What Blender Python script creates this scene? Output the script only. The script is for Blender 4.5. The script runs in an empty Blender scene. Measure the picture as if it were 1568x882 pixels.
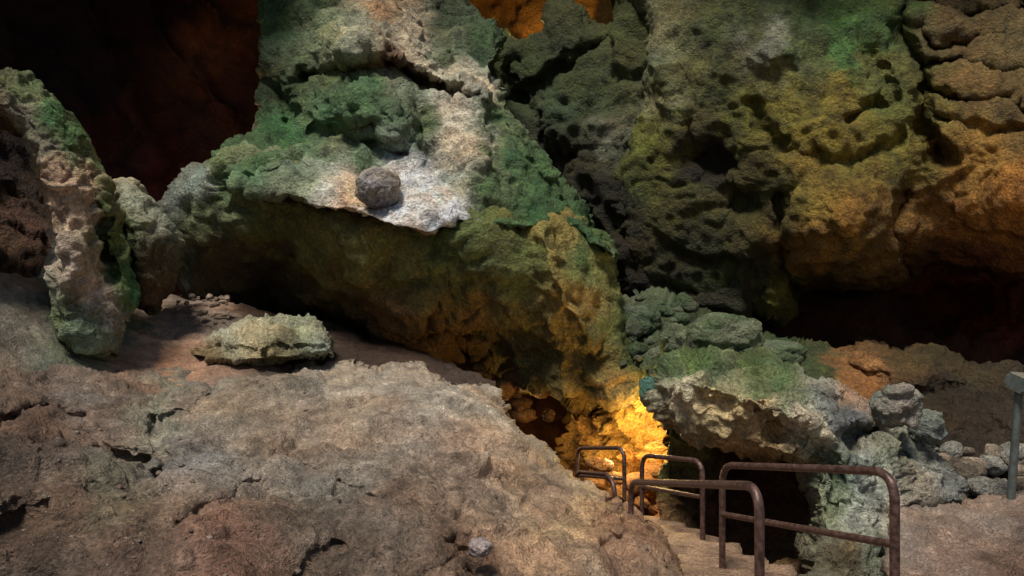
import bpy, bmesh, math, numpy as np
from mathutils import Vector
np.seterr(all='ignore')
sc=bpy.context.scene
CAMZ=1.6; K=0.75/784.0
def P(a,b,d): return np.array([K*(a-784)*d, d, CAMZ+K*(441-b)*d])
# ------------------------------------------------------------ noise toolkit
def hsh(i,j,k,s):
    h=(i.astype(np.uint32)*np.uint32(374761393))^(j.astype(np.uint32)*np.uint32(668265263))^(k.astype(np.uint32)*np.uint32(2147483647))^np.uint32((s*974711+12345)&0xffffffff)
    h=(h^(h>>np.uint32(13)))*np.uint32(1274126177)
    h=(h^(h>>np.uint32(15)))*np.uint32(2246822519)
    h=h^(h>>np.uint32(16))
    return h
def r01(h): return (h&np.uint32(0xffffff)).astype(np.float64)/16777216.0
def perlin(p,s=0):
    i=np.floor(p).astype(np.int64); f=p-i; u=f*f*f*(f*(f*6-15)+10)
    out=0
    for dx in (0,1):
        for dy in (0,1):
            for dz in (0,1):
                h=hsh(i[:,0]+dx,i[:,1]+dy,i[:,2]+dz,s)
                gx=(h&np.uint32(1023))/511.5-1; gy=((h>>np.uint32(10))&np.uint32(1023))/511.5-1; gz=((h>>np.uint32(20))&np.uint32(1023))/511.5-1
                v=gx*(f[:,0]-dx)+gy*(f[:,1]-dy)+gz*(f[:,2]-dz)
                w=(u[:,0] if dx else 1-u[:,0])*(u[:,1] if dy else 1-u[:,1])*(u[:,2] if dz else 1-u[:,2])
                out=out+v*w
    return out
def fbm(p,o=4,s=0,g=0.5):
    a=1;t=0
    for k in range(o):
        t=t+a*perlin(p*(2.03**k)+17.3*k,s+k); a*=g
    return t
def worley(p,s=0):
    i=np.floor(p).astype(np.int64); n=len(p)
    F1=np.full(n,9.0);F2=np.full(n,9.0);C=np.zeros((n,3));H=np.zeros(n,np.uint32)
    for dx in (-1,0,1):
        for dy in (-1,0,1):
            for dz in (-1,0,1):
                a=i[:,0]+dx;b=i[:,1]+dy;c=i[:,2]+dz
                h=hsh(a,b,c,s)
                q=np.stack([a+r01(h),b+r01(hsh(a,b,c,s+71)),c+r01(hsh(a,b,c,s+133))],1)
                d=np.sqrt(((p-q)**2).sum(1))
                m=d<F1
                F2=np.where(m,F1,np.minimum(F2,d)); F1=np.where(m,d,F1)
                C[m]=q[m]; H[m]=h[m]
    return F1,F2,C,H
def facet(p,s=0,cr=0.06):
    F1,F2,C,H=worley(p,s)
    g=np.stack([(H&np.uint32(255))/127.5-1,((H>>np.uint32(8))&np.uint32(255))/127.5-1,((H>>np.uint32(16))&np.uint32(255))/127.5-1],1)
    e=np.clip((F2-F1)*4.5,0,1); e=e*e*(3-2*e)
    return (((p-C)*g).sum(1)*0.9+((H>>np.uint32(24))/255.0-.35)*0.35)*e-(1-e)*cr
def rockdisp(p,A=0.2,S=1.0,fc=1.0,pits=0.03,ps=5.0,seed=0,fine=1.0,crack=0.5):
    q=p/S
    w=np.stack([perlin(q*1.7,seed+5),perlin(q*1.7+9,seed+6),perlin(q*1.7+31,seed+7)],1)
    w2=np.stack([perlin(q*6,seed+15),perlin(q*6+9,seed+16),perlin(q*6+31,seed+17)],1)
    qw=q+w*0.5+w2*.1
    h=A*0.95*fbm(q*0.7,4,seed)
    h=h+A*fc*0.65*facet(qw*1.1,seed+11)+A*fc*0.26*facet(qw*3.0,seed+23)+A*fc*0.07*fine*facet(qw*8,seed+29)
    h=h+A*0.25*(0.3-np.abs(fbm(q*2.6+w*.3,2,seed+40)))
    h=h+A*0.09*fine*fbm(q*8.0,2,seed+50,.5)
    if crack>0:
        c1=perlin(qw*np.array([.9,.9,1.8])+70,seed+61); c2=perlin(qw*np.array([2.6,2.0,1.6])+30,seed+62)
        m1=np.clip(fbm(q*.8+11,2,seed+63)*3+.4,0,1); m2=np.clip(fbm(q*1.3+41,2,seed+64)*3+.2,0,1)
        h=h-A*crack*(0.6*m1*np.exp(-np.abs(c1)/.035)+0.35*m2*np.exp(-np.abs(c2)/.04))
    if pits>0:
        F1,F2,C,H=worley(p*ps+w*0.8+w2*.3,seed+90)
        msk=np.clip(fbm(q*0.9+50,2,seed+60)*2+0.6,0.1,1)
        h=h-pits*msk*np.clip(1-F1/0.62,0,1)**1.3*1.4
    return h
# ------------------------------------------------------------ geometry toolkit
def inside_sd(pts,poly):
    n=len(pts); dmin=np.full(n,1e9); near=np.zeros((n,2)); ins=np.zeros(n,bool)
    m=len(poly)
    for k in range(m):
        a=poly[k];b=poly[(k+1)%m];ab=b-a
        t=np.clip(((pts-a)@ab)/(ab@ab+1e-9),0,1)
        c=a+t[:,None]*ab; d=np.sqrt(((pts-c)**2).sum(1))
        mm=d<dmin; dmin[mm]=d[mm]; near[mm]=c[mm]
        cond=((a[1]>pts[:,1])!=(b[1]>pts[:,1]))
        xi=(b[0]-a[0])*(pts[:,1]-a[1])/(b[1]-a[1]+1e-12)+a[0]
        ins^=cond&(pts[:,0]<xi)
    return np.where(ins,dmin,-dmin),near
def tps(ctrl,pts):
    c=np.array(ctrl,float); xy=c[:,:2]/400.0; w=1.0/c[:,2]
    def U(r2): return 0.5*r2*np.log(r2+1e-9)
    n=len(c); r2=((xy[:,None]-xy[None])**2).sum(2)
    A=np.zeros((n+3,n+3)); A[:n,:n]=U(r2)+np.eye(n)*0.004
    A[:n,n]=1;A[:n,n+1:]=xy;A[n,:n]=1;A[n+1:,:n]=xy.T
    s=np.linalg.solve(A,np.r_[w,0,0,0])
    q=pts/400.0; out=s[n]+q@s[n+1:]
    for k in range(n): out=out+s[k]*U(((q-xy[k])**2).sum(1))
    wmin,wmax=w.min()*0.8,w.max()*1.2
    return 1/np.clip(out,wmin,wmax)
def lin(c):
    c=np.array(c,float)/255.0
    return np.where(c<=0.04045,c/12.92,((c+0.055)/1.055)**2.4)
def segdist(pts,line):
    d=np.full(len(pts),1e9)
    for a,b in zip(line[:-1],line[1:]):
        a=np.array(a,float);b=np.array(b,float);ab=b-a
        t=np.clip(((pts-a)@ab)/(ab@ab+1e-9),0,1)
        d=np.minimum(d,np.sqrt(((pts-(a+t[:,None]*ab))**2).sum(1)))
    return d
def setcol(me,col):
    a=me.color_attributes.new("rock_colour",'FLOAT_COLOR','POINT')
    a.data.foreach_set('color',np.c_[col,np.ones(len(col))].astype(np.float32).ravel())
def mkmesh(name,V,F):
    me=bpy.data.meshes.new(name); me.from_pydata(V.tolist(),[],F); me.update()
    return me
def vnorm(me):
    n=np.zeros(len(me.vertices)*3,np.float32); me.vertices.foreach_get('normal',n); return n.reshape(-1,3).astype(float)
def link(o,parent=None):
    sc.collection.objects.link(o)
    if parent: o.parent=parent
    return o
def empty(name):
    e=bpy.data.objects.new(name,None); e.empty_display_size=.3; return link(e)
SEED=[3]
def patch(name,poly,ctrl,cols,step=3.0,curl=(28,0.8),feats=(),disp={},mat=None,parent=None,back=2.0,warp=7,gain=1.0,cw=22,contrast=0.5,ret=False,sat=1.0,stepy=None):
    SEED[0]+=7; seed=disp.get('seed',SEED[0]); sy=stepy or step
    poly=np.array(poly,float)
    x0,y0=poly.min(0)-step*2; x1,y1=poly.max(0)+step*2
    gx=np.arange(x0,x1+step,step); gy=np.arange(y0,y1+sy,sy)
    X,Y=np.meshgrid(gx,gy); pts=np.c_[X.ravel(),Y.ravel()]
    z=np.full(len(pts),seed*3.1)
    wn=lambda sc_,a,off: np.c_[fbm(np.c_[pts/sc_,z],3,off),fbm(np.c_[pts/sc_,z+8],3,off+9)]*a
    W=wn(45.0,warp*1.6,1)
    sd,near=inside_sd(pts+W,poly)
    ny,nx=len(gy),len(gx)
    ins=(sd>0).reshape(ny,nx)
    cell=ins[:-1,:-1]|ins[1:,:-1]|ins[:-1,1:]|ins[1:,1:]
    jj,ii=np.nonzero(cell)
    a=jj*nx+ii; quads=np.c_[a,a+nx,a+nx+1,a+1]
    used=np.unique(quads); remap=np.full(ny*nx,-1); remap[used]=np.arange(len(used)); quads=remap[quads]
    p2=pts[used].copy(); s=sd[used]; nr=near[used]-W[used]
    o=s<0; p2[o]=nr[o]; s=np.maximum(s,0)
    d=tps(ctrl,p2)
    e=np.clip(s/curl[0],0,1); d=d+curl[1]*(1-e)**2.2
    pw=p2+np.c_[fbm(np.c_[p2/30.0,np.full(len(p2),1.0)],3,seed),fbm(np.c_[p2/30.0,np.full(len(p2),5.0)],3,seed+3)]*12
    for f in feats:
        if f[0]=='b':
            _,cx,cy,rx,ry,amp=f[:6]; an=math.radians(f[6]) if len(f)>6 else 0
            dx=pw[:,0]-cx;dy=pw[:,1]-cy
            u=(dx*math.cos(an)+dy*math.sin(an))/rx; v=(-dx*math.sin(an)+dy*math.cos(an))/ry
            r=u*u+v*v
            d=d-amp*np.exp(-(r**1.5))
        else:
            _,line,wd,amp=f
            r=segdist(pw,line)/wd
            d=d-amp*np.exp(-r**1.5)
    V=np.stack([K*(p2[:,0]-784)*d,d,CAMZ+K*(441-p2[:,1])*d],1)
    E=np.concatenate([quads[:,[0,1]],quads[:,[1,2]],quads[:,[2,3]],quads[:,[3,0]]])
    key=E[:,0].astype(np.int64)*10**7+E[:,1]; rk=E[:,1].astype(np.int64)*10**7+E[:,0]
    be=E[~np.isin(key,rk)]
    bv=np.unique(be); c=V.mean(0); F=quads.tolist(); Vs=[V]; prev=dict(zip(bv.tolist(),bv.tolist())); base=len(V); p2s=[p2]
    rings=6
    for r in range(1,rings+1):
        t=r/rings
        nv=V[bv].copy(); k_=(nv[:,1]+back*t)/nv[:,1]
        nv[:,0]*=k_; nv[:,2]=CAMZ+(nv[:,2]-CAMZ)*k_; nv[:,1]+=back*t
        nv[:,0]+=(c[0]-nv[:,0])*0.3*t*t; nv[:,2]+=(c[2]-nv[:,2])*0.3*t*t
        Vs.append(nv); p2s.append(p2[bv])
        cur=dict(zip(bv.tolist(),range(base,base+len(bv)))); base+=len(bv)
        for u,v in be.tolist(): F.append([prev[v],prev[u],cur[u],cur[v]])
        prev=cur
    nfront=len(V)
    V=np.concatenate(Vs); p2=np.concatenate(p2s)
    me=mkmesh(name,V,F)
    N=vnorm(me)
    for it in range(5):
        S_=np.zeros_like(N[:nfront]); qn=N[quads].sum(1)
        for k in range(4):
            for ax in range(3): S_[:,ax]+=np.bincount(quads[:,k],weights=qn[:,ax],minlength=nfront)
        N[:nfront]=S_/np.maximum(np.linalg.norm(S_,axis=1),1e-9)[:,None]
    kw=dict(disp); kw['seed']=seed
    h=rockdisp(V,**kw)
    V=V+N*h[:,None]
    me.vertices.foreach_set('co',V.astype(np.float32).ravel()); me.update()
    wv=np.c_[fbm(V*1.6,4,seed+2),fbm(V*1.6+40,4,seed+4)]*cw*2.2
    q=p2+wv
    acc=np.zeros((len(V),3)); ws=np.zeros(len(V))
    for cdef in cols:
        cx,cy,rgb=cdef[:3]
        d2=((q-np.array([cx,cy]))**2).sum(1)
        w=1/(d2+250)**2
        acc+=w[:,None]*lin(rgb); ws+=w
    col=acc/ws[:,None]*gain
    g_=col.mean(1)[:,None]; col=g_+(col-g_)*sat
    # algae: keep it a slightly yellow green
    gr=np.clip((col[:,1]-np.maximum(col[:,0],col[:,2]))/np.maximum(col[:,1],1e-4)*2.2,0,1)
    col[:,2]*=1-.22*gr; col[:,0]*=1+.25*gr
    n1=fbm(V*2.3,5,seed+31,0.6); n2=fbm(V*7.0,4,seed+37,0.65)
    col=col*(1+contrast*(n1*0.9+n2*0.8))[:,None]
    tint=fbm(V*1.1+7,3,seed+44)
    col[:,0]*=1+0.25*tint; col[:,2]*=1-0.2*tint
    setcol(me,np.clip(col,0.004,0.85))
    me.shade_smooth()
    me.materials.append(mat)
    ob=link(bpy.data.objects.new(name,me),parent)
    if ret: return V[:nfront],p2[:nfront]
    return ob
def rock(name,loc,size,col,seed,rot=0.0,sub=5,A=0.22,mat=None,parent=None,col2=None,sq=.85):
    bm=bmesh.new(); bmesh.ops.create_icosphere(bm,subdivisions=sub,radius=1)
    me=bpy.data.meshes.new(name); bm.to_mesh(me); bm.free()
    V=np.zeros(len(me.vertices)*3); me.vertices.foreach_get('co',V); V=V.reshape(-1,3)
    n=V.copy()
    h=facet(V*0.9+seed*5.3,seed)*A*1.5+facet(V*2.2+seed,seed+3)*A*.6+fbm(V*2+seed,4,seed)*A*.6+fbm(V*7+seed,3,seed)*A*.18
    V=V*(1+h)[:,None]
    V=np.sign(V)*np.abs(V)**sq
    V=V*np.array(size); c,s=math.cos(rot),math.sin(rot)
    V=np.c_[V[:,0]*c-V[:,1]*s,V[:,0]*s+V[:,1]*c,V[:,2]]+np.array(loc)
    me.vertices.foreach_set('co',V.astype(np.float32).ravel()); me.update()
    cl=np.tile(lin(col),(len(V),1))
    if col2 is not None:
        m=np.clip(0.5+1.6*fbm(V*2.5,4,seed+8)+0.3*n[:,2],0,1)[:,None]; cl=cl*(1-m)+lin(col2)*m
    cl=cl*(1+0.5*fbm(V*6,4,seed+9,.6))[:,None]
    setcol(me,np.clip(cl,.004,.85)); me.shade_smooth(); me.materials.append(mat)
    return link(bpy.data.objects.new(name,me),parent)
# ------------------------------------------------------------ materials
def rockmat(name,bump=0.6,rough=0.72,fine=1.0,bscale=1.0,spec=0.35):
    m=bpy.data.materials.new(name); m.use_nodes=True; nt=m.node_tree; N=nt.nodes; L=nt.links
    b=N['Principled BSDF']; b.inputs['Specular IOR Level'].default_value=spec
    at=N.new('ShaderNodeAttribute'); at.attribute_name='rock_colour'
    tc=N.new('ShaderNodeTexCoord')
    def noise(s,d,r=0.6):
        n=N.new('ShaderNodeTexNoise'); n.inputs['Scale'].default_value=s; n.inputs['Detail'].default_value=d; n.inputs['Roughness'].default_value=r
        L.new(tc.outputs['Object'],n.inputs['Vector']); return n
    n1=noise(7*bscale,5,0.66); n2=noise(28*bscale,4,0.72)
    vo=N.new('ShaderNodeTexVoronoi'); vo.inputs['Scale'].default_value=14*bscale
    mp=N.new('ShaderNodeVectorMath'); mp.operation='ADD'
    sc_=N.new('ShaderNodeVectorMath'); sc_.operation='SCALE'; sc_.inputs['Scale'].default_value=0.12
    L.new(n1.outputs['Color'],sc_.inputs[0]); L.new(tc.outputs['Object'],mp.inputs[0]); L.new(sc_.outputs[0],mp.inputs[1]); L.new(mp.outputs[0],vo.inputs['Vector'])
    mr=N.new('ShaderNodeMapRange'); mr.inputs['From Min'].default_value=.32; mr.inputs['From Max'].default_value=.68; mr.inputs['To Min'].default_value=.5; mr.inputs['To Max'].default_value=1.45
    L.new(n2.outputs['Fac'],mr.inputs['Value'])
    mul=N.new('ShaderNodeVectorMath'); mul.operation='SCALE'; L.new(at.outputs['Color'],mul.inputs[0]); L.new(mr.outputs[0],mul.inputs['Scale'])
    mr2=N.new('ShaderNodeMapRange'); mr2.inputs['From Min'].default_value=.54; mr2.inputs['From Max'].default_value=.68; mr2.inputs['To Max'].default_value=.4
    L.new(n1.outputs['Fac'],mr2.inputs['Value'])
    lt=N.new('ShaderNodeVectorMath'); lt.operation='SCALE'; lt.inputs['Scale'].default_value=2.1; L.new(at.outputs['Color'],lt.inputs[0])
    mx=N.new('ShaderNodeMix'); mx.data_type='RGBA'; L.new(mr2.outputs[0],mx.inputs['Factor']); L.new(mul.outputs[0],mx.inputs['A']); L.new(lt.outputs[0],mx.inputs['B'])
    L.new(mx.outputs['Result'],b.inputs['Base Color'])
    mr3=N.new('ShaderNodeMapRange'); mr3.inputs['From Min'].default_value=.35; mr3.inputs['From Max'].default_value=.65; mr3.inputs['To Min'].default_value=rough-.22; mr3.inputs['To Max'].default_value=rough+.15
    L.new(n1.outputs['Fac'],mr3.inputs['Value']); L.new(mr3.outputs[0],b.inputs['Roughness'])
    add=N.new('ShaderNodeMath'); add.operation='MULTIPLY_ADD'; add.inputs[1].default_value=0.5*fine; L.new(n2.outputs['Fac'],add.inputs[0]); L.new(n1.outputs['Fac'],add.inputs[2])
    ad2=N.new('ShaderNodeMath'); ad2.operation='MULTIPLY_ADD'; ad2.inputs[1].default_value=0.4; L.new(vo.outputs['Distance'],ad2.inputs[0]); L.new(add.outputs[0],ad2.inputs[2])
    bp=N.new('ShaderNodeBump'); bp.inputs['Strength'].default_value=bump; bp.inputs['Distance'].default_value=0.12/bscale
    L.new(ad2.outputs[0],bp.inputs['Height']); L.new(bp.outputs[0],b.inputs['Normal'])
    return m
M=rockmat('limestone_mat',0.85)
MF=rockmat('foreground_stone_mat',0.8,0.56,1.0,2.0)
def simple(name,col,metal=0,rough=.5,bs=40,var=.5,bump=.15):
    m=bpy.data.materials.new(name); m.use_nodes=True; nt=m.node_tree;N=nt.nodes;L=nt.links;b=N['Principled BSDF']
    b.inputs['Metallic'].default_value=metal
    tc=N.new('ShaderNodeTexCoord'); n=N.new('ShaderNodeTexNoise'); n.inputs['Scale'].default_value=bs; n.inputs['Detail'].default_value=6; L.new(tc.outputs['Object'],n.inputs['Vector'])
    cr=N.new('ShaderNodeValToRGB'); cr.color_ramp.elements[0].position=.35; cr.color_ramp.elements[1].position=.68
    c=lin(col); cr.color_ramp.elements[0].color=(*(c*(1-var)),1); cr.color_ramp.elements[1].color=(*np.clip(c*(1+var),0,1),1)
    L.new(n.outputs['Fac'],cr.inputs[0]); L.new(cr.outputs[0],b.inputs['Base Color'])
    mr=N.new('ShaderNodeMapRange'); mr.inputs['To Min'].default_value=rough-.15; mr.inputs['To Max'].default_value=rough+.2; L.new(n.outputs['Fac'],mr.inputs['Value']); L.new(mr.outputs[0],b.inputs['Roughness'])
    bp=N.new('ShaderNodeBump'); bp.inputs['Strength'].default_value=bump; bp.inputs['Distance'].default_value=.01; L.new(n.outputs['Fac'],bp.inputs['Height']); L.new(bp.outputs[0],b.inputs['Normal'])
    return m
MR=simple('rusty_painted_steel',(98,74,66),0.35,.42,30,.5,.4)
MG=simple('grey_steel_paint',(92,98,94),0.2,.5,20,.25)

# ------------------------------------------------------------ cave shell
DR=(78,34,20); DK=(42,22,15); OR=(205,145,66)  # OR puts the orange lamp glow into the wall colour
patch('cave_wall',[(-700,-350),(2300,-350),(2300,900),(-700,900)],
  [(0,0,16),(200,200,17),(400,100,18),(0,400,13),(760,0,20),(850,20,18),(1568,100,16),(1568,600,12.5),(800,650,13),(1200,500,14.5),(2300,300,12),(-700,200,11),(-700,900,9),(2300,900,9),(300,-350,15),(1200,-350,16)],
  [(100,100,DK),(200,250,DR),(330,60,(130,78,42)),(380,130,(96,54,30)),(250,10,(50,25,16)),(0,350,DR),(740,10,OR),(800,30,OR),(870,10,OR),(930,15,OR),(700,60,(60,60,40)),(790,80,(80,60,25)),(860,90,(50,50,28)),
   (1300,500,(62,32,16)),(1500,450,(120,48,22)),(1400,560,(70,40,20)),(800,600,(110,66,32)),(700,560,(80,48,26)),(850,680,(110,66,32)),(1568,600,(60,38,20)),(1700,200,(100,60,25))],
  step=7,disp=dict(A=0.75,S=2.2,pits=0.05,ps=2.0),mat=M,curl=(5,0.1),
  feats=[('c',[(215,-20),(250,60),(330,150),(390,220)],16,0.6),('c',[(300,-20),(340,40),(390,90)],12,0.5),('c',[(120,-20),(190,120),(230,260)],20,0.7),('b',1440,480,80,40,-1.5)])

main=empty('limestone_outcrop')
G1=(62,106,68);WH=(246,240,234)
patch('overhang',[(360,225),(315,240),(285,262),(240,318),(256,350),(268,380),(270,440),(300,470),(400,455),(440,478),(500,482),(560,505),(600,552),(660,560),(700,522),(770,560),(800,600),(850,612),(900,628),(940,636),(985,622),(1000,590),(975,540),(955,500),(945,440),(940,395),(930,360),(880,310),(700,270),(500,230)],
  [(300,290,10.8),(250,320,11.3),(300,440,11.8),(400,330,10.4),(400,440,11.6),(500,350,9.9),(500,470,11.1),(600,375,9.5),(600,450,10.1),(600,540,11.2),(720,370,9.4),(720,440,9.8),(700,520,10.8),(850,370,9.5),(850,450,9.4),(850,580,9.9),(940,420,10.1),(940,520,9.6),(960,610,9.2),(500,250,10.5),(800,290,10.3)],
  [(300,260,(175,180,160)),(270,320,(185,188,168)),(285,290,(175,180,158)),(320,250,(90,130,90)),(330,290,(84,120,80)),(300,330,(80,94,54)),(400,350,(98,98,44)),(330,400,(76,66,34)),(480,380,(110,106,48)),(400,430,(66,52,30)),(500,460,(106,86,42)),(600,400,(112,104,46)),(600,480,(116,86,42)),(640,540,(120,84,42)),(720,420,(84,82,40)),(700,380,(92,104,52)),(740,480,(126,92,40)),(800,520,(104,90,40)),(850,370,(146,126,58)),(880,460,(144,118,54)),(920,420,(122,120,56)),(900,540,(108,94,42)),(940,600,(140,112,54)),(960,540,(84,98,48)),(800,400,(92,100,46)),(930,370,(66,100,56)),(960,480,(86,106,56))],
  curl=(26,1.0),disp=dict(A=0.32,S=1.6,pits=0.05,ps=3.6,fc=1.1),mat=M,parent=main,gain=1.15,sat=.92,
  feats=[('b',560,470,60,18,-0.35,20),('b',690,505,55,16,-0.4),('b',640,470,40,26,0.35),('b',780,530,50,20,-0.3,20),('c',[(520,340),(560,420),(600,480)],16,0.2),('c',[(830,350),(850,430),(900,520)],14,0.3),('b',430,430,70,20,-0.4),('b',870,450,50,90,.3)])
patch('crown',[(395,-150),(392,10),(404,60),(395,110),(402,165),(385,200),(352,224),(345,252),(350,292),(430,305),(520,324),(600,352),(655,366),(690,350),(715,340),(740,357),(790,352),(850,345),(890,362),(938,400),(928,365),(900,328),(870,285),(835,240),(800,190),(775,140),(752,100),(775,60),(740,30),(715,0),(700,-150)],
  [(400,-150,15),(700,-150,16),(420,60,13),(550,20,12.6),(680,20,13.5),(440,120,12.2),(420,190,11.6),(560,70,11.6),(620,130,11.2),(740,110,12.2),(560,180,10.8),(480,200,10.9),(700,200,10.7),(800,200,11.2),(360,265,10.2),(420,295,9.6),(440,250,10.2),(520,315,9.2),(600,345,8.9),(655,358,8.9),(560,260,9.9),(640,270,9.8),(720,330,9.3),(740,260,10.0),(850,330,9.8),(900,350,9.8),(850,290,10.4)],
  [(420,30,(60,100,62)),(470,20,(66,98,68)),(545,65,(170,170,138)),(500,50,(125,145,110)),(590,10,(170,132,88)),(625,60,(205,178,140)),(600,90,(110,76,46)),(660,105,(220,198,162)),(720,130,(210,194,162)),(680,80,(84,108,76)),(690,20,(46,68,44)),(740,60,(54,90,56)),(430,100,(78,96,64)),(440,140,(58,80,48)),(560,150,(66,112,76)),(600,170,(70,96,68)),(630,140,(120,138,110)),(520,180,(66,116,80)),(500,130,(76,104,70)),(700,165,(218,202,174)),(720,215,(214,194,160)),(690,240,(190,168,134)),(650,200,(80,120,86)),(760,180,(72,110,74)),(780,240,(56,108,72)),(820,250,(70,108,64)),(430,200,(56,114,64)),(390,240,G1),(480,225,(86,130,98)),(400,262,(96,138,106)),(460,262,(118,150,128)),(560,230,(80,116,88)),(500,290,(205,206,190)),(440,285,(130,156,130)),(530,285,(232,190,150)),(530,310,(215,190,165)),(560,320,(215,198,176)),(590,270,WH),(620,290,WH),(650,320,WH),(690,320,(240,232,230)),(640,275,(240,230,220)),(600,325,WH),(700,290,(165,175,152)),(740,300,(62,110,72)),(760,335,(64,100,58)),(820,310,(48,98,58)),(870,340,(50,92,56)),(590,350,(130,100,62)),(650,364,(130,100,64)),(440,303,(114,92,52)),(670,240,(110,110,105))],
  curl=(9,0.3),step=2.6,stepy=1.9,disp=dict(A=0.28,S=1.15,pits=0.045,ps=4.6,fc=1.25,fine=1.0,crack=.7),mat=M,parent=main,cw=12,contrast=.7,sat=.85,gain=1.06,
  feats=[('b',540,62,48,34,0.9),('b',430,90,30,40,0.4),('c',[(470,118),(520,110),(570,106)],8,-0.7),('c',[(585,80),(640,100),(700,128),(745,150)],9,0.5),('c',[(590,102),(650,124),(720,152)],7,-0.7),('b',560,155,60,30,0.6),('b',600,190,25,28,0.55),('c',[(480,195),(560,222),(620,238)],9,-0.4),('c',[(610,0),(640,70),(660,90)],12,0.5),('c',[(640,180),(660,250)],12,-0.3),('b',720,200,28,70,0.35,-10),('c',[(735,20),(765,60),(755,100),(820,200)],10,0.25),('c',[(405,120),(450,170),(440,180)],8,-.4),('b',400,245,50,14,.25,-15),('c',[(770,190),(820,260),(880,320)],9,-.25)])
rock('boulder',P(580,288,9.25),(.31,.28,.27),(140,138,142),9,rot=.9,mat=M,A=.2,col2=(176,160,140),sq=1.0)

left=empty('rock_arch')
patch('arch_limb',[(-260,60),(-100,85),(0,100),(40,112),(80,145),(105,170),(130,220),(160,285),(185,340),(205,400),(222,465),(185,490),(178,540),(130,545),(85,520),(75,470),(60,430),(88,400),(82,350),(60,270),(30,210),(0,180),(-100,150),(-260,140)],
  [(-260,100,5.8),(0,140,6.8),(80,200,7.0),(120,300,7.0),(150,400,7.1),(190,450,7.3),(130,520,6.9),(60,140,7.1),(180,350,7.3),(0,110,6.9)],
  [(0,120,(100,104,64)),(40,130,(96,124,82)),(80,180,(60,118,72)),(110,220,(66,114,62)),(40,170,(130,120,95)),(0,160,(130,105,80)),(60,230,(130,120,95)),(90,260,(210,165,128)),(110,290,(210,172,138)),(110,330,(195,164,135)),(120,400,(200,176,152)),(140,440,(195,172,148)),(150,310,(90,110,56)),(165,370,(90,110,56)),(190,420,(56,114,66)),(205,460,(62,122,78)),(90,480,(95,120,90)),(130,500,(115,138,114)),(165,480,(155,146,128)),(150,240,(66,102,56))],
  curl=(30,0.35),step=2.2,disp=dict(A=0.19,S=.8,pits=0.05,ps=7,fine=1.1,fc=1.2),mat=M,parent=left,cw=12,back=1.2,warp=5,contrast=.6,sat=.92,gain=1.0,
  feats=[('b',165,340,10,14,-.25),('b',170,380,10,12,-.25),('c',[(125,240),(150,320),(175,420)],8,-0.22),('b',110,400,30,50,.15)])
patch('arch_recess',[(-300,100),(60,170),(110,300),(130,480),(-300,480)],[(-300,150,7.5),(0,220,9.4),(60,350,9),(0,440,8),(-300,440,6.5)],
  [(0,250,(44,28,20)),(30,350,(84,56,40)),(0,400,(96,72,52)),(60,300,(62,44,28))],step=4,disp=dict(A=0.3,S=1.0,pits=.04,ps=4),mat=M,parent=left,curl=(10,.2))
patch('leaning_stone',[(178,280),(202,274),(226,303),(244,326),(264,350),(270,395),(266,440),(240,475),(210,465),(200,400),(186,340)],
  [(190,290,8.6),(230,340,8.5),(260,400,8.8),(230,440,8.6),(210,380,8.4)],
  [(195,295,(180,178,150)),(215,325,(168,168,142)),(255,350,(165,170,148)),(240,380,(84,74,48)),(240,430,(80,62,38)),(200,340,(96,124,86)),(220,400,(74,64,40))],
  curl=(16,.4),step=2.2,disp=dict(A=.15,S=.7,pits=.04,ps=6),mat=M,cw=8,warp=4,back=1)
patch('cave_ground',[(-300,410),(0,415),(70,430),(120,470),(190,480),(250,448),(330,462),(450,480),(620,530),(760,580),(760,700),(-300,700)],
  [(-300,420,6),(0,440,7.4),(100,490,7.6),(0,520,6.4),(230,470,10),(300,480,10),(230,540,8.2),(400,500,10),(550,540,9.6),(700,580,9),(400,600,7.4),(0,600,5.9),(700,680,7),(250,600,7.0)],
  [(0,440,(140,136,116)),(40,460,(165,150,130)),(0,500,(125,106,88)),(100,520,(105,114,92)),(100,490,(128,128,108)),(220,480,(176,146,122)),(230,530,(188,154,128)),(300,470,(160,134,114)),(200,545,(160,126,102)),(400,490,(60,44,32)),(560,530,(70,52,40)),(200,490,(105,130,104)),(260,550,(172,128,98))],
  stepy=1.8,disp=dict(A=.1,S=.9,pits=.02,ps=7,fc=.7,fine=1.2),mat=MF,curl=(8,.2),sat=.88,gain=1.1)
patch('flat_boulder',[(287,541),(318,512),(345,500),(380,490),(420,485),(480,492),(503,508),(513,545),(480,549),(430,556),(360,560),(300,554)],
  [(300,545,8.1),(350,505,8.7),(420,490,8.9),(490,500,8.8),(400,525,8.0),(500,540,8.1),(420,552,8.0),(330,530,8.1)],
  [(350,505,(185,178,150)),(420,495,(176,176,148)),(380,525,(168,158,124)),(460,510,(155,164,136)),(330,545,(125,104,70)),(420,545,(125,114,80)),(495,530,(160,162,140)),(440,530,(115,106,76))],
  curl=(12,.4),step=2,stepy=1.5,disp=dict(A=.2,S=.6,pits=.03,ps=6,fc=1.3),mat=M,cw=8,back=1.0,warp=3,gain=1.1,
  feats=[('c',[(290,535),(340,520),(380,530),(430,520),(510,530)],6,.15)])
rw=empty('cave_wall_bulge')
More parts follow.
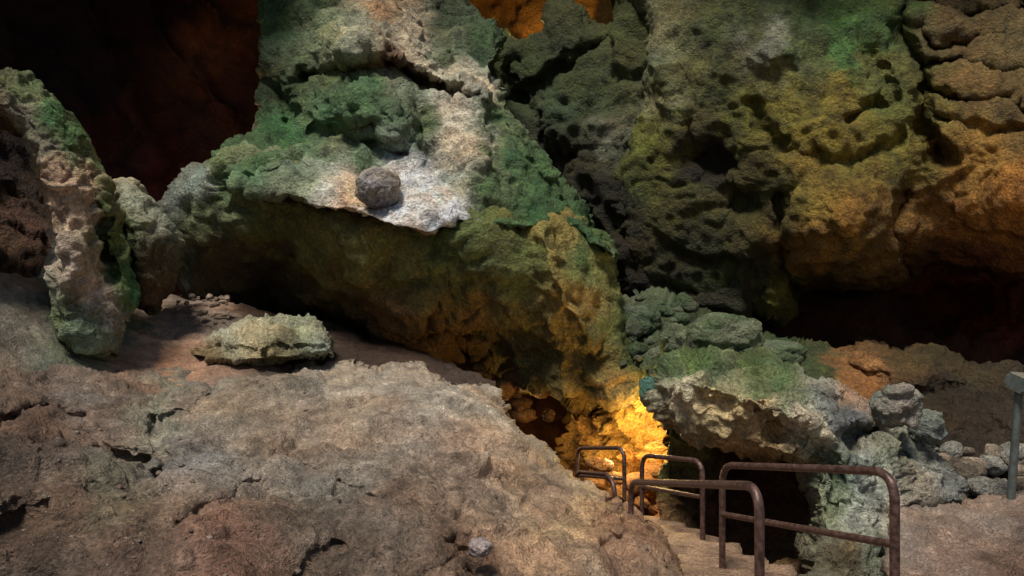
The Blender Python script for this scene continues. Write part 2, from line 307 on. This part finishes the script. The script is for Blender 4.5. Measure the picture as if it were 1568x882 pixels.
patch('shadowed_buttress',[(715,70),(740,58),(765,50),(800,62),(830,50),(850,20),(870,6),(895,18),(905,42),(935,36),(945,-30),(960,-150),(1150,-150),(1150,500),(1000,470),(950,450),(930,400),(880,320),(790,260),(730,130)],
  [(740,80,15),(780,110,15),(860,60,14.5),(860,160,13.8),(900,260,13.5),(950,350,13),(960,440,12.6),(960,100,13.8),(1100,100,13),(1100,400,12.5),(940,-100,16)],
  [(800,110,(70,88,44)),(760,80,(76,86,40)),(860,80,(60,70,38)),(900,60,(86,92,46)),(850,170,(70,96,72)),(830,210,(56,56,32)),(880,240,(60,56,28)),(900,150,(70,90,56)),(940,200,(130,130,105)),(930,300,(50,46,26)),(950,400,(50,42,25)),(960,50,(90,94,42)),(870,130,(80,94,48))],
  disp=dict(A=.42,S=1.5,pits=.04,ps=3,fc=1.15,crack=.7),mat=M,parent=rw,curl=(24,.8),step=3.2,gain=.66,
  feats=[('c',[(790,150),(850,110),(930,60)],10,-.5),('b',865,235,24,14,-.5),('c',[(780,130),(830,190),(850,260)],10,-.4)])
YO=(146,134,50)
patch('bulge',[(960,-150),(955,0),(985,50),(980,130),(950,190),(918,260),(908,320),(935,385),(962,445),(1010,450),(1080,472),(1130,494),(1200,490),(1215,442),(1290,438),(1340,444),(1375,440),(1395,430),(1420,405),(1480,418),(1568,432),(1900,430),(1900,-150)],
  [(1000,-100,14.5),(1000,100,13),(940,280,12.8),(960,420,12.6),(1100,0,12.6),(1200,100,11.6),(1080,200,12.1),(1150,300,11.8),(1250,200,11.1),(1300,350,10.9),(1100,450,12.5),(1250,430,12),(1350,60,11.8),(1400,300,11.3),(1400,420,12),(1568,300,10.2),(1568,60,11.5),(1568,420,11.2),(1480,180,10.8),(1900,200,9),(1900,420,9),(1300,-100,13.5)],
  [(1010,80,(150,148,105)),(1040,120,(114,114,64)),(1000,160,(155,154,110)),(1100,60,(86,94,46)),(1180,70,(160,160,135)),(1150,30,(84,96,52)),(1230,30,(80,104,60)),(1290,40,(76,128,68)),(1300,85,(84,138,80)),(1240,90,(95,118,70)),(1340,40,(76,116,62)),(1350,100,(118,118,54)),(1200,150,YO),(1250,200,(156,140,50)),(1290,150,(148,132,52)),(1150,180,(118,114,42)),(1100,130,(92,92,38)),(1080,200,(80,76,34)),(1000,210,(124,128,44)),(980,260,(98,102,40)),(1030,300,(92,88,38)),(1085,245,(46,40,24)),(1150,280,(84,78,34)),(1200,320,(108,94,38)),(1250,300,(166,138,54)),(1300,340,(170,128,50)),(1240,380,(168,118,52)),(1340,400,(126,96,42)),(1350,200,(146,134,50)),(1380,160,(120,118,50)),(1390,250,(132,116,46)),(1400,330,(148,108,46)),(1500,250,(190,142,60)),(1550,300,(190,132,54)),(1480,340,(172,116,48)),(1568,380,(146,94,42)),(1500,400,(120,66,32)),(1420,380,(110,74,36)),(1450,40,(126,104,60)),(1500,110,(145,116,64)),(1550,60,(126,104,58)),(1560,140,(140,112,60)),(1000,380,(80,72,36)),(1050,400,(62,60,32)),(1100,440,(80,94,46)),(1150,400,(78,72,34)),(1190,460,(126,124,56)),(1050,450,(66,82,42)),(940,330,(50,48,26)),(1290,420,(104,86,38))],  # far-right oranges put the warm lamp tint into the colour
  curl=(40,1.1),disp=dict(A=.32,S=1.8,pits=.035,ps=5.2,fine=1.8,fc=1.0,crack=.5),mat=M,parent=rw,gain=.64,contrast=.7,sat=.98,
  feats=[('b',1085,245,48,24,-.5,10),('b',1130,310,30,30,-.3),('b',1442,238,22,14,-.8),('c',[(1378,-40),(1384,50),(1418,120),(1408,185),(1432,225)],9,-.7),('c',[(1395,35),(1440,75),(1500,62),(1568,66)],6,-.45),('c',[(1415,100),(1480,92),(1530,118),(1568,108)],6,-.5),('c',[(1425,135),(1480,160),(1540,150),(1568,168)],6,-.45),('c',[(1400,0),(1470,28),(1568,10)],6,-.4),('c',[(1430,180),(1500,195),(1600,200)],6,-.25),('c',[(1385,300),(1362,350),(1385,400),(1400,440)],10,-.5),('b',1290,360,90,75,.5),('c',[(1190,300),(1195,380),(1215,440)],9,-.4),('c',[(1000,60),(1040,160),(1030,230)],14,.3),('b',1180,80,40,20,.3),('c',[(1340,80),(1370,150),(1300,180)],9,-.3),('c',[(1150,160),(1200,230),(1300,250),(1380,210)],10,-.25),('b',1190,470,18,26,.5)])
patch('rock_slope',[(945,455),(985,440),(1060,462),(1130,492),(1230,525),(1320,560),(1320,660),(1010,660),(1000,590),(965,530)],
  [(960,460,11.6),(1100,490,11.6),(1000,560,9.6),(1100,560,9.8),(1300,600,9.6),(1200,540,10.8)],
  [(970,470,(105,120,98)),(1000,450,(96,114,88)),(960,520,(68,88,58)),(1000,500,(76,90,68)),(1060,480,(62,78,52)),(1030,540,(84,100,74)),(1200,540,(66,92,62)),(1250,560,(70,82,52))],
  disp=dict(A=.3,S=.8,pits=.04,ps=5,fc=1.3),mat=M,curl=(16,.5),gain=.8)
patch('rock_shelf',[(1150,532),(1220,522),(1290,530),(1330,520),(1390,532),(1440,522),(1500,560),(1700,590),(1700,760),(1300,760),(1200,640)],
  [(1200,535,10.8),(1330,530,11),(1450,540,11),(1300,600,9),(1400,640,8.6),(1568,640,8.8),(1568,720,7.8),(1700,700,7.5)],
  [(1200,545,(66,98,68)),(1250,550,(66,92,60)),(1300,570,(170,120,70)),(1330,590,(170,116,66)),(1370,560,(100,80,44)),(1430,545,(90,74,40)),(1450,600,(62,50,32)),(1500,640,(60,48,34)),(1568,680,(66,54,42)),(1350,610,(140,100,64))],  # oranges paint a lamp glow into the shelf colour
  stepy=1.8,disp=dict(A=.2,S=.8,pits=.04,ps=4,fc=1.1),mat=M,curl=(20,.25),gain=.7,feats=[('c',[(1290,545),(1320,575),(1345,600)],10,-.25),('b',1400,565,45,30,.6),('b',1340,550,30,20,.4),('b',1480,600,50,20,-.3)])
rock('boulder',P(1110,520,9.3),(.52,.45,.34),(116,120,94),11,rot=.2,mat=M,col2=(86,104,68),sq=.95)
rock('boulder',P(1035,523,9.0),(.20,.22,.24),(116,118,90),14,mat=M,col2=(86,102,70))
rock('boulder',P(1175,545,9.2),(.5,.4,.22),(78,94,60),15,mat=M,col2=(108,118,92),sq=.95)
rock('boulder',P(975,500,10.6),(.4,.4,.34),(80,96,68),16,mat=M,A=.3,col2=(98,108,86))
rr=empty('mossy_rock')
patch('mossy_block',[(1008,550),(1060,541),(1130,547),(1160,537),(1225,562),(1285,590),(1310,612),(1340,620),(1390,650),(1440,670),(1450,700),(1482,735),(1488,775),(1440,772),(1392,762),(1386,820),(1345,900),(1335,980),(1240,980),(1243,850),(1252,800),(1238,745),(1254,712),(1200,704),(1120,688),(1060,672),(1022,655),(1005,620)],
  [(1020,552,8.0),(1150,545,8.2),(1060,590,6.9),(1150,600,6.7),(1230,620,6.4),(1250,690,6.3),(1100,670,7.1),(1030,630,7.2),(1290,605,7.3),(1300,650,6.5),(1300,750,6.1),(1290,870,5.6),(1390,680,7.1),(1450,740,6.9),(1360,800,6.1)],
  [(1020,560,(76,108,76)),(1070,555,(72,106,60)),(1100,570,(88,114,84)),(1150,560,(72,102,60)),(1200,575,(76,112,78)),(1160,590,(94,114,80)),(1210,610,(114,124,92)),(1120,590,(160,150,108)),(1040,600,(208,192,160)),(1090,620,(210,182,130)),(1110,660,(200,172,120)),(1150,630,(216,182,130)),(1180,660,(178,146,94)),(1220,640,(240,220,186)),(1250,660,(200,184,148)),(1230,690,(200,182,138)),(1030,650,(140,122,88)),(1270,620,(118,124,120)),(1270,585,(160,162,145)),(1300,600,(215,170,132)),(1300,640,(104,110,114)),(1270,650,(96,102,104)),(1320,690,(155,158,146)),(1290,720,(118,132,102)),(1280,780,(136,146,114)),(1310,800,(178,176,156)),(1290,850,(110,92,62)),(1340,850,(112,126,112)),(1340,740,(175,168,146)),(1360,690,(142,152,132)),(1400,700,(134,138,128)),(1400,740,(170,160,140)),(1450,750,(132,134,128)),(1390,790,(182,160,136))],
  step=2.2,stepy=1.3,curl=(16,.4),disp=dict(A=.22,S=.75,pits=.045,ps=7,fc=1.2,fine=1.0),mat=M,parent=rr,cw=9,contrast=.65,back=.9,warp=5,sat=.95,
  feats=[('c',[(1010,590),(1080,590),(1130,610),(1200,620),(1240,640)],12,.22),('b',1310,668,30,20,-.6),('c',[(1255,690),(1280,720),(1270,780)],8,-.15),('b',1200,665,26,14,-.25),('b',1120,640,40,20,.15),('c',[(1370,650),(1380,720),(1400,780)],8,-.3),('b',1270,600,24,14,.2)])
rock('boulder',P(1372,622,6.9),(.24,.22,.19),(160,148,134),21,mat=M,A=.3,col2=(132,136,122),sq=.95)
rock('boulder',P(1420,655,7.2),(.15,.16,.18),(98,108,110),22,mat=M,A=.3,col2=(125,130,118))
rock('boulder',P(996,600,8.2),(.13,.12,.19),(84,124,108),24,rot=.5,mat=M,A=.35,sub=4)
patch('recess_wall',[(1020,640),(1300,670),(1300,960),(1060,920),(1012,850)],[(1030,650,7.9),(1250,700,7.6),(1250,900,6.4),(1050,850,7.6),(1150,780,8.3)],
  [(1020,700,(86,86,44)),(1150,740,(76,46,30)),(1100,800,(82,54,34)),(1230,850,(94,70,44)),(1020,800,(90,70,44))],disp=dict(A=.22,S=.8,pits=.03,ps=6),mat=M,curl=(8,.1),parent=rr,back=.3,warp=3,gain=1.7)
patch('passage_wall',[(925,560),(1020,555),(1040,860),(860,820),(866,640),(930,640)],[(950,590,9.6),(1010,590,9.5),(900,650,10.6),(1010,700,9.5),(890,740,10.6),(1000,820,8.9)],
  [(960,590,(232,196,100)),(950,615,(232,192,100)),(900,650,(190,142,74)),(960,660,(215,170,88)),(940,720,(195,145,74)),(1000,740,(190,136,70)),(1000,790,(150,98,54)),(1000,650,(220,172,88))],  # yellows and oranges paint the lamp glow into the stone colour
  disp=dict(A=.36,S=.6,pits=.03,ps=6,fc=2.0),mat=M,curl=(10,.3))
FV,FP=patch('foreground_rock',[(-300,540),(0,552),(100,565),(180,560),(290,560),(400,564),(510,560),(650,560),(700,580),(768,598),(782,628),(830,680),(868,718),(940,765),(1030,812),(1056,880),(1090,1040),(-300,1040)],
  [(-300,560,5.2),(0,565,6.0),(150,575,6.8),(300,572,7.4),(650,572,7.6),(770,620,7.0),(870,725,6.1),(1030,820,5.2),(1050,900,4.2),(0,700,4.0),(0,882,2.9),(250,700,4.6),(300,882,3.1),(500,650,5.8),(500,760,4.3),(550,882,3.4),(750,700,5.4),(780,882,3.7),(920,830,4.4),(-300,1040,2.2),(1080,1040,3.2),(500,1040,2.6)],
  [(0,580,(126,104,86)),(50,660,(108,88,74)),(150,640,(140,120,104)),(0,760,(94,76,62)),(100,760,(116,96,80)),(200,590,(142,118,98)),(170,740,(116,108,88)),(300,600,(158,142,122)),(400,600,(160,144,122)),(550,600,(188,170,146)),(700,600,(196,178,154)),(760,640,(186,166,140)),(300,690,(154,140,126)),(450,680,(154,134,114)),(600,660,(170,148,126)),(700,720,(170,142,118)),(450,780,(130,106,86)),(350,850,(140,104,84)),(200,860,(112,88,72)),(600,800,(134,108,88)),(750,800,(182,152,124)),(850,760,(170,134,104)),(860,850,(174,144,114)),(950,830,(158,122,94)),(700,860,(130,102,80)),(1000,860,(166,130,100)),(500,870,(106,84,66)),(50,860,(86,70,56)),(860,780,(215,182,134)),(240,620,(154,148,124))],
  step=2.2,stepy=1.15,curl=(26,.5),disp=dict(A=.15,S=.8,pits=.014,ps=9,fc=1.1,seed=77,fine=1.2,crack=.9),mat=MF,cw=26,contrast=.7,back=1.2,warp=9,ret=True,sat=.9,gain=.92,
  feats=[('c',[(0,650),(40,630),(70,622),(130,640),(160,690),(215,705)],9,-.24),('c',[(100,690),(150,695),(240,725)],9,-.14),('c',[(235,645),(270,632),(300,628),(330,600),(325,590)],7,-.2),('c',[(235,640),(250,700),(240,730)],5,-.12),('b',30,790,45,14,-.16,-30),('c',[(420,700),(460,712),(500,730),(560,760)],7,-.13),('c',[(270,800),(330,770),(400,735)],7,-.12),('b',560,645,36,12,.09),('b',660,672,24,9,-.13),('c',[(690,830),(715,860),(720,882)],8,-.16),('b',730,800,60,30,.1),('c',[(870,720),(880,780),(950,830)],9,-.14),('b',640,700,120,60,.1),('b',100,700,60,25,.12,30),('c',[(0,600),(60,590),(100,600)],7,-.1),('b',190,760,70,16,-.08,10),('c',[(600,560),(660,575),(700,595)],8,.08),('c',[(460,890),(480,850),(520,830)],6,-.1),('c',[(360,690),(470,660),(480,672)],6,-.08)])
rock('stone',P(735,838,3.62),(.06,.06,.05),(165,150,145),31,mat=MF,sub=4,A=.35)
patch('sandy_ground',[(1366,790),(1400,765),(1470,772),(1520,752),(1600,735),(1900,720),(1900,1050),(1320,1050),(1350,900)],
  [(1400,780,6.3),(1500,765,6.7),(1600,745,7),(1400,882,4.9),(1568,882,4.9),(1850,1040,3.6),(1330,1040,3.7)],
  [(1400,800,(172,146,124)),(1500,800,(162,136,116)),(1450,860,(152,122,102)),(1568,860,(130,104,88))],
  stepy=1.6,disp=dict(A=.11,S=.6,pits=.015,ps=9,fc=.9,fine=1.2),mat=MF,curl=(8,.15),back=1,gain=.85,sat=.85)
# rubble heaps (one object each)
def rubble(name,pos,s0,s1,cols,seed,mat=M,sub=3,pw=2.2):
    rng=np.random.default_rng(seed); Vs=[];Fs=[];Cs=[];b=0
    bm=bmesh.new(); bmesh.ops.create_icosphere(bm,subdivisions=sub,radius=1); bm.verts.ensure_lookup_table()
    bv=np.array([v.co[:] for v in bm.verts]); bf=[[v.index for v in f.verts] for f in bm.faces]; bm.free()
    for k,c in enumerate(pos):
        s=s0+(s1-s0)*rng.random()**pw
        V=bv*(1+facet(bv*0.8+k*3.7,seed,0)*.38+fbm(bv*1.5+k,2,seed)*.22)[:,None]
        V=V*s*(np.array([1,1,.68])*(0.75+0.5*rng.random(3)))
        t=rng.random()*6.3; tl=(rng.random()-.5)*.9
        V=np.c_[V[:,0],V[:,1]*math.cos(tl)-V[:,2]*math.sin(tl),V[:,1]*math.sin(tl)+V[:,2]*math.cos(tl)]
        V=np.c_[V[:,0]*math.cos(t)-V[:,1]*math.sin(t),V[:,0]*math.sin(t)+V[:,1]*math.cos(t),V[:,2]]+c
        Vs.append(V); Fs+=[[i+b for i in f] for f in bf]; b+=len(V)
        cl=lin(cols[rng.integers(len(cols))])*(.7+.6*rng.random()); Cs.append(np.tile(cl,(len(V),1))*(1+.4*fbm(V*9,3,seed))[:,None])
    me=mkmesh(name,np.concatenate(Vs),Fs); setcol(me,np.clip(np.concatenate(Cs),.004,.8)); me.shade_smooth(); me.materials.append(mat)
    return link(bpy.data.objects.new(name,me))
def ar(n,x0,x1,y0,y1,fd,seed):
    r=np.random.default_rng(seed+100); out=[]
    for k in range(n):
        a=x0+(x1-x0)*r.random(); b=y0+(y1-y0)*r.random(); out.append(P(a,b,fd(a,b)))
    return out
gc=[(140,124,106),(160,144,124),(108,96,82),(128,126,116)]
rubble('rubble',ar(90,1440,1640,690,800,lambda a,b:7.6-(b-690)*.008,5),.04,.18,gc,5)
rubble('rubble',ar(50,270,350,452,490,lambda a,b:9.95-(b-452)*.012,6),.02,.06,[(160,138,118),(172,150,130)],6)
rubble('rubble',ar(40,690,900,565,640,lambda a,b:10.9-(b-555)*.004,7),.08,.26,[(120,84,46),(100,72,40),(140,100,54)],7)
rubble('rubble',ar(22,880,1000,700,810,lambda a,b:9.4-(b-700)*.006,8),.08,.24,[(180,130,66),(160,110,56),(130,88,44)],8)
rubble('rubble',ar(30,945,1060,455,560,lambda a,b:11.1-(b-450)*.016,9),.06,.2,[(82,98,70),(66,80,52),(100,106,82)],9)
r_=np.random.default_rng(3)
m_=np.nonzero((FP[:,1]>575)&(FP[:,0]>0)&(FP[:,1]<890)&(FP[:,0]<1030)&(fbm(FV*1.5,2,9)>0.05))[0]
rubble('pebbles',[FV[i] for i in r_.choice(m_,260,replace=False)],.004,.022,[(140,124,106),(120,100,84),(150,136,120)],12,MF,2,3)

# ------------------------------------------------------------ steps going down into the passage
steps=empty('stone_steps')
for k in range(-2,9):
    y=4.2+k*0.47; z=-0.34-k*0.095
    bm=bmesh.new(); bmesh.ops.create_cube(bm,size=1)
    bmesh.ops.scale(bm,vec=(1.15,.52,.30),verts=bm.verts)
    bmesh.ops.subdivide_edges(bm,edges=bm.edges,cuts=16,use_grid_fill=True)
    me=bpy.data.meshes.new('tread'); bm.to_mesh(me); bm.free()
    V=np.array([v.co[:] for v in me.vertices]); a=math.radians(-16)
    V=np.c_[V[:,0]*math.cos(a)-V[:,1]*math.sin(a),V[:,0]*math.sin(a)+V[:,1]*math.cos(a),V[:,2]]+np.array([1.62-k*.045,y,z-.15])
    n=np.c_[fbm(V*4,3,k+5),fbm(V*4+9,3,k+5),fbm(V*4+19,3,k+5)]*np.array([.05,.05,.035])
    V=V+n; me.vertices.foreach_set('co',V.astype(np.float32).ravel()); me.update()
    setcol(me,np.tile(lin((160,130,106)),(len(V),1))*(1+.6*fbm(V*5,4,3))[:,None]); me.shade_smooth(); me.materials.append(MF)
    link(bpy.data.objects.new('tread_%d'%(k+3),me),steps)
# ------------------------------------------------------------ handrails
def fillet(pts,r,seg=8):
    out=[pts[0]]
    for i in range(1,len(pts)-1):
        p=pts[i];a=pts[i-1]-p;b=pts[i+1]-p
        la=np.linalg.norm(a);lb=np.linalg.norm(b); rr_=min(r,la*.45,lb*.45)
        s=p+a/la*rr_; e=p+b/lb*rr_
        for t in np.linspace(0,1,seg): out.append((1-t)**2*s+2*t*(1-t)*p+t*t*e)
    out.append(pts[-1]); return out
def tube(name,pts,r,parent,mat=MR):
    cu=bpy.data.curves.new(name,'CURVE'); cu.dimensions='3D'; cu.bevel_depth=r; cu.bevel_resolution=5; cu.use_fill_caps=True
    s=cu.splines.new('POLY'); s.points.add(len(pts)-1)
    for i,p in enumerate(pts): s.points[i].co=(*p,1)
    o=bpy.data.objects.new(name,cu); cu.materials.append(mat); link(o,parent)
    dg=bpy.context.evaluated_depsgraph_get(); me=bpy.data.meshes.new_from_object(o.evaluated_get(dg)); me.shade_smooth()
    bpy.data.objects.remove(o); o2=bpy.data.objects.new(name,me); return link(o2,parent)
def handrail(far,near,zf,zn,mid=None,r=.024,br=.16):
    e=empty('handrail')
    f=P(*far);n=P(*near)
    tube('hoop',fillet([np.array([f[0],f[1],zf]),f,n,np.array([n[0],n[1],zn])],br),r,e)
    if mid:
        a=f+(np.array([0,0,-1]))*mid; b=n+np.array([0,0,-1])*mid
        tube('mid_bar',[a,b],r*.85,e)
    return e
handrail((966,738,5.75),(1163,744,3.35),-1.0,-.75)
handrail((1106,712,5.15),(1370,722,3.45),-.62,-.8,mid=.37)
handrail((983,697,7.4),(1076,706,6.4),-1.1,-.85,mid=.34)
handrail((884,686,9.0),(956,686,7.9),-1.3,-1.2,mid=.36)
handrail((880,722,8.2),(942,728,6.9),-1.2,-1.1,br=.3)
# ------------------------------------------------------------ floodlight on pole
fl=empty('floodlight')
b=P(1546,790,6.6); t=P(1560,600,6.6)
tube('pole',[b,t],.035,fl,MG)
bm=bmesh.new(); bmesh.ops.create_cube(bm,size=1); bmesh.ops.scale(bm,vec=(.3,.22,.15),verts=bm.verts); bmesh.ops.bevel(bm,geom=bm.edges[:],offset=.03,segments=3)
me=bpy.data.meshes.new('housing'); bm.to_mesh(me); bm.free(); me.materials.append(MG)
o=bpy.data.objects.new('housing',me); o.location=P(1572,588,6.6); o.rotation_euler=(.3,.1,.3); link(o,fl)

# ------------------------------------------------------------ unseen cave ceiling, edge shaped to shade the walls and let daylight in
nx,ny=120,90
xs=np.linspace(-24,24,nx); ys=np.linspace(2,30,ny); X,Y=np.meshgrid(xs,ys)
pp=np.c_[X.ravel(),Y.ravel(),np.zeros(nx*ny)]
Z=10.9+fbm(pp*.25,4,3)*1.8+0.9*facet(pp*.5,5)
edge=np.interp(X.ravel(),[-24,-9,-6,-5,-3.8,1.0,2.0,3.0,24],[4,6,8.5,10,15,15,11.6,10.6,10.0])+fbm(pp*.5,3,8)*1.2
keep=(Y.ravel()>edge).reshape(ny,nx)
V=np.c_[X.ravel(),Y.ravel(),Z]; F=[]
for j in range(ny-1):
    for i in range(nx-1):
        if keep[j,i] and keep[j+1,i] and keep[j,i+1] and keep[j+1,i+1]:
            a=j*nx+i; F.append([a,a+1,a+nx+1,a+nx])
me=mkmesh('shade_ceiling',V,F); setcol(me,np.tile(lin((80,55,35)),(len(V),1))); me.shade_smooth(); me.materials.append(M)
link(bpy.data.objects.new('shade_ceiling',me))
n=140; xs=np.linspace(-60,60,n); X,Y=np.meshgrid(xs,xs); pp=np.c_[X.ravel(),Y.ravel(),np.zeros(n*n)]
V=np.c_[X.ravel(),Y.ravel(),-2.4+fbm(pp*.2,4,2)*.5]; F=[[j*n+i,j*n+i+1,(j+1)*n+i+1,(j+1)*n+i] for j in range(n-1) for i in range(n-1)]
me=mkmesh('ground',V,F); setcol(me,np.tile(lin((90,66,48)),(len(V),1))); me.shade_smooth(); me.materials.append(M); link(bpy.data.objects.new('ground',me))

# ------------------------------------------------------------ light
w=bpy.data.worlds.new('World'); sc.world=w; w.use_nodes=True; nt=w.node_tree
sky=nt.nodes.new('ShaderNodeTexSky'); sky.sky_type='NISHITA'; sky.sun_disc=False
tow=Vector((-0.20,-0.40,1.0)).normalized()
sky.sun_elevation=math.asin(tow.z); sky.sun_rotation=math.atan2(tow.x,tow.y)
nt.links.new(sky.outputs[0],nt.nodes['Background'].inputs[0]); nt.nodes['Background'].inputs[1].default_value=0.056
sl=bpy.data.lights.new('sun','SUN'); sl.energy=3.7; sl.angle=math.radians(16); sl.color=(1,.94,.84)
so=bpy.data.objects.new('sun',sl); so.rotation_euler=tow.to_track_quat('Z','Y').to_euler(); link(so)
def lamp(loc,e,r=.1,col=(1,.68,.26)):
    l=bpy.data.lights.new('cave_lamp_or_fill','POINT'); l.energy=e; l.shadow_soft_size=r; l.color=col
    o=bpy.data.objects.new('cave_lamp_or_fill',l); o.location=loc; link(o)
lamp(P(998,650,8.95),60)
lamp(P(940,700,9.4),24)
lamp(P(800,640,11.2),16)  # added warm fill in the stairwell, no actual source here
lamp(P(830,60,16.5),110)
lamp(P(1345,640,8.0),10)
lamp(P(1640,330,8.0),45,.4,(1,.68,.34))
lamp(P(330,200,13.5),38,.3,(1,.55,.3))  # added dim fill to lift the dark left wall, no real lamp
cam=bpy.data.cameras.new('camera'); cam.lens=24; cam.sensor_width=36; cam.clip_end=500
co=bpy.data.objects.new('camera',cam); co.location=(0,0,CAMZ); co.rotation_euler=(math.pi/2,0,0); link(co); sc.camera=co
sc.view_settings.view_transform='Standard'; sc.view_settings.look='None'; sc.view_settings.exposure=0
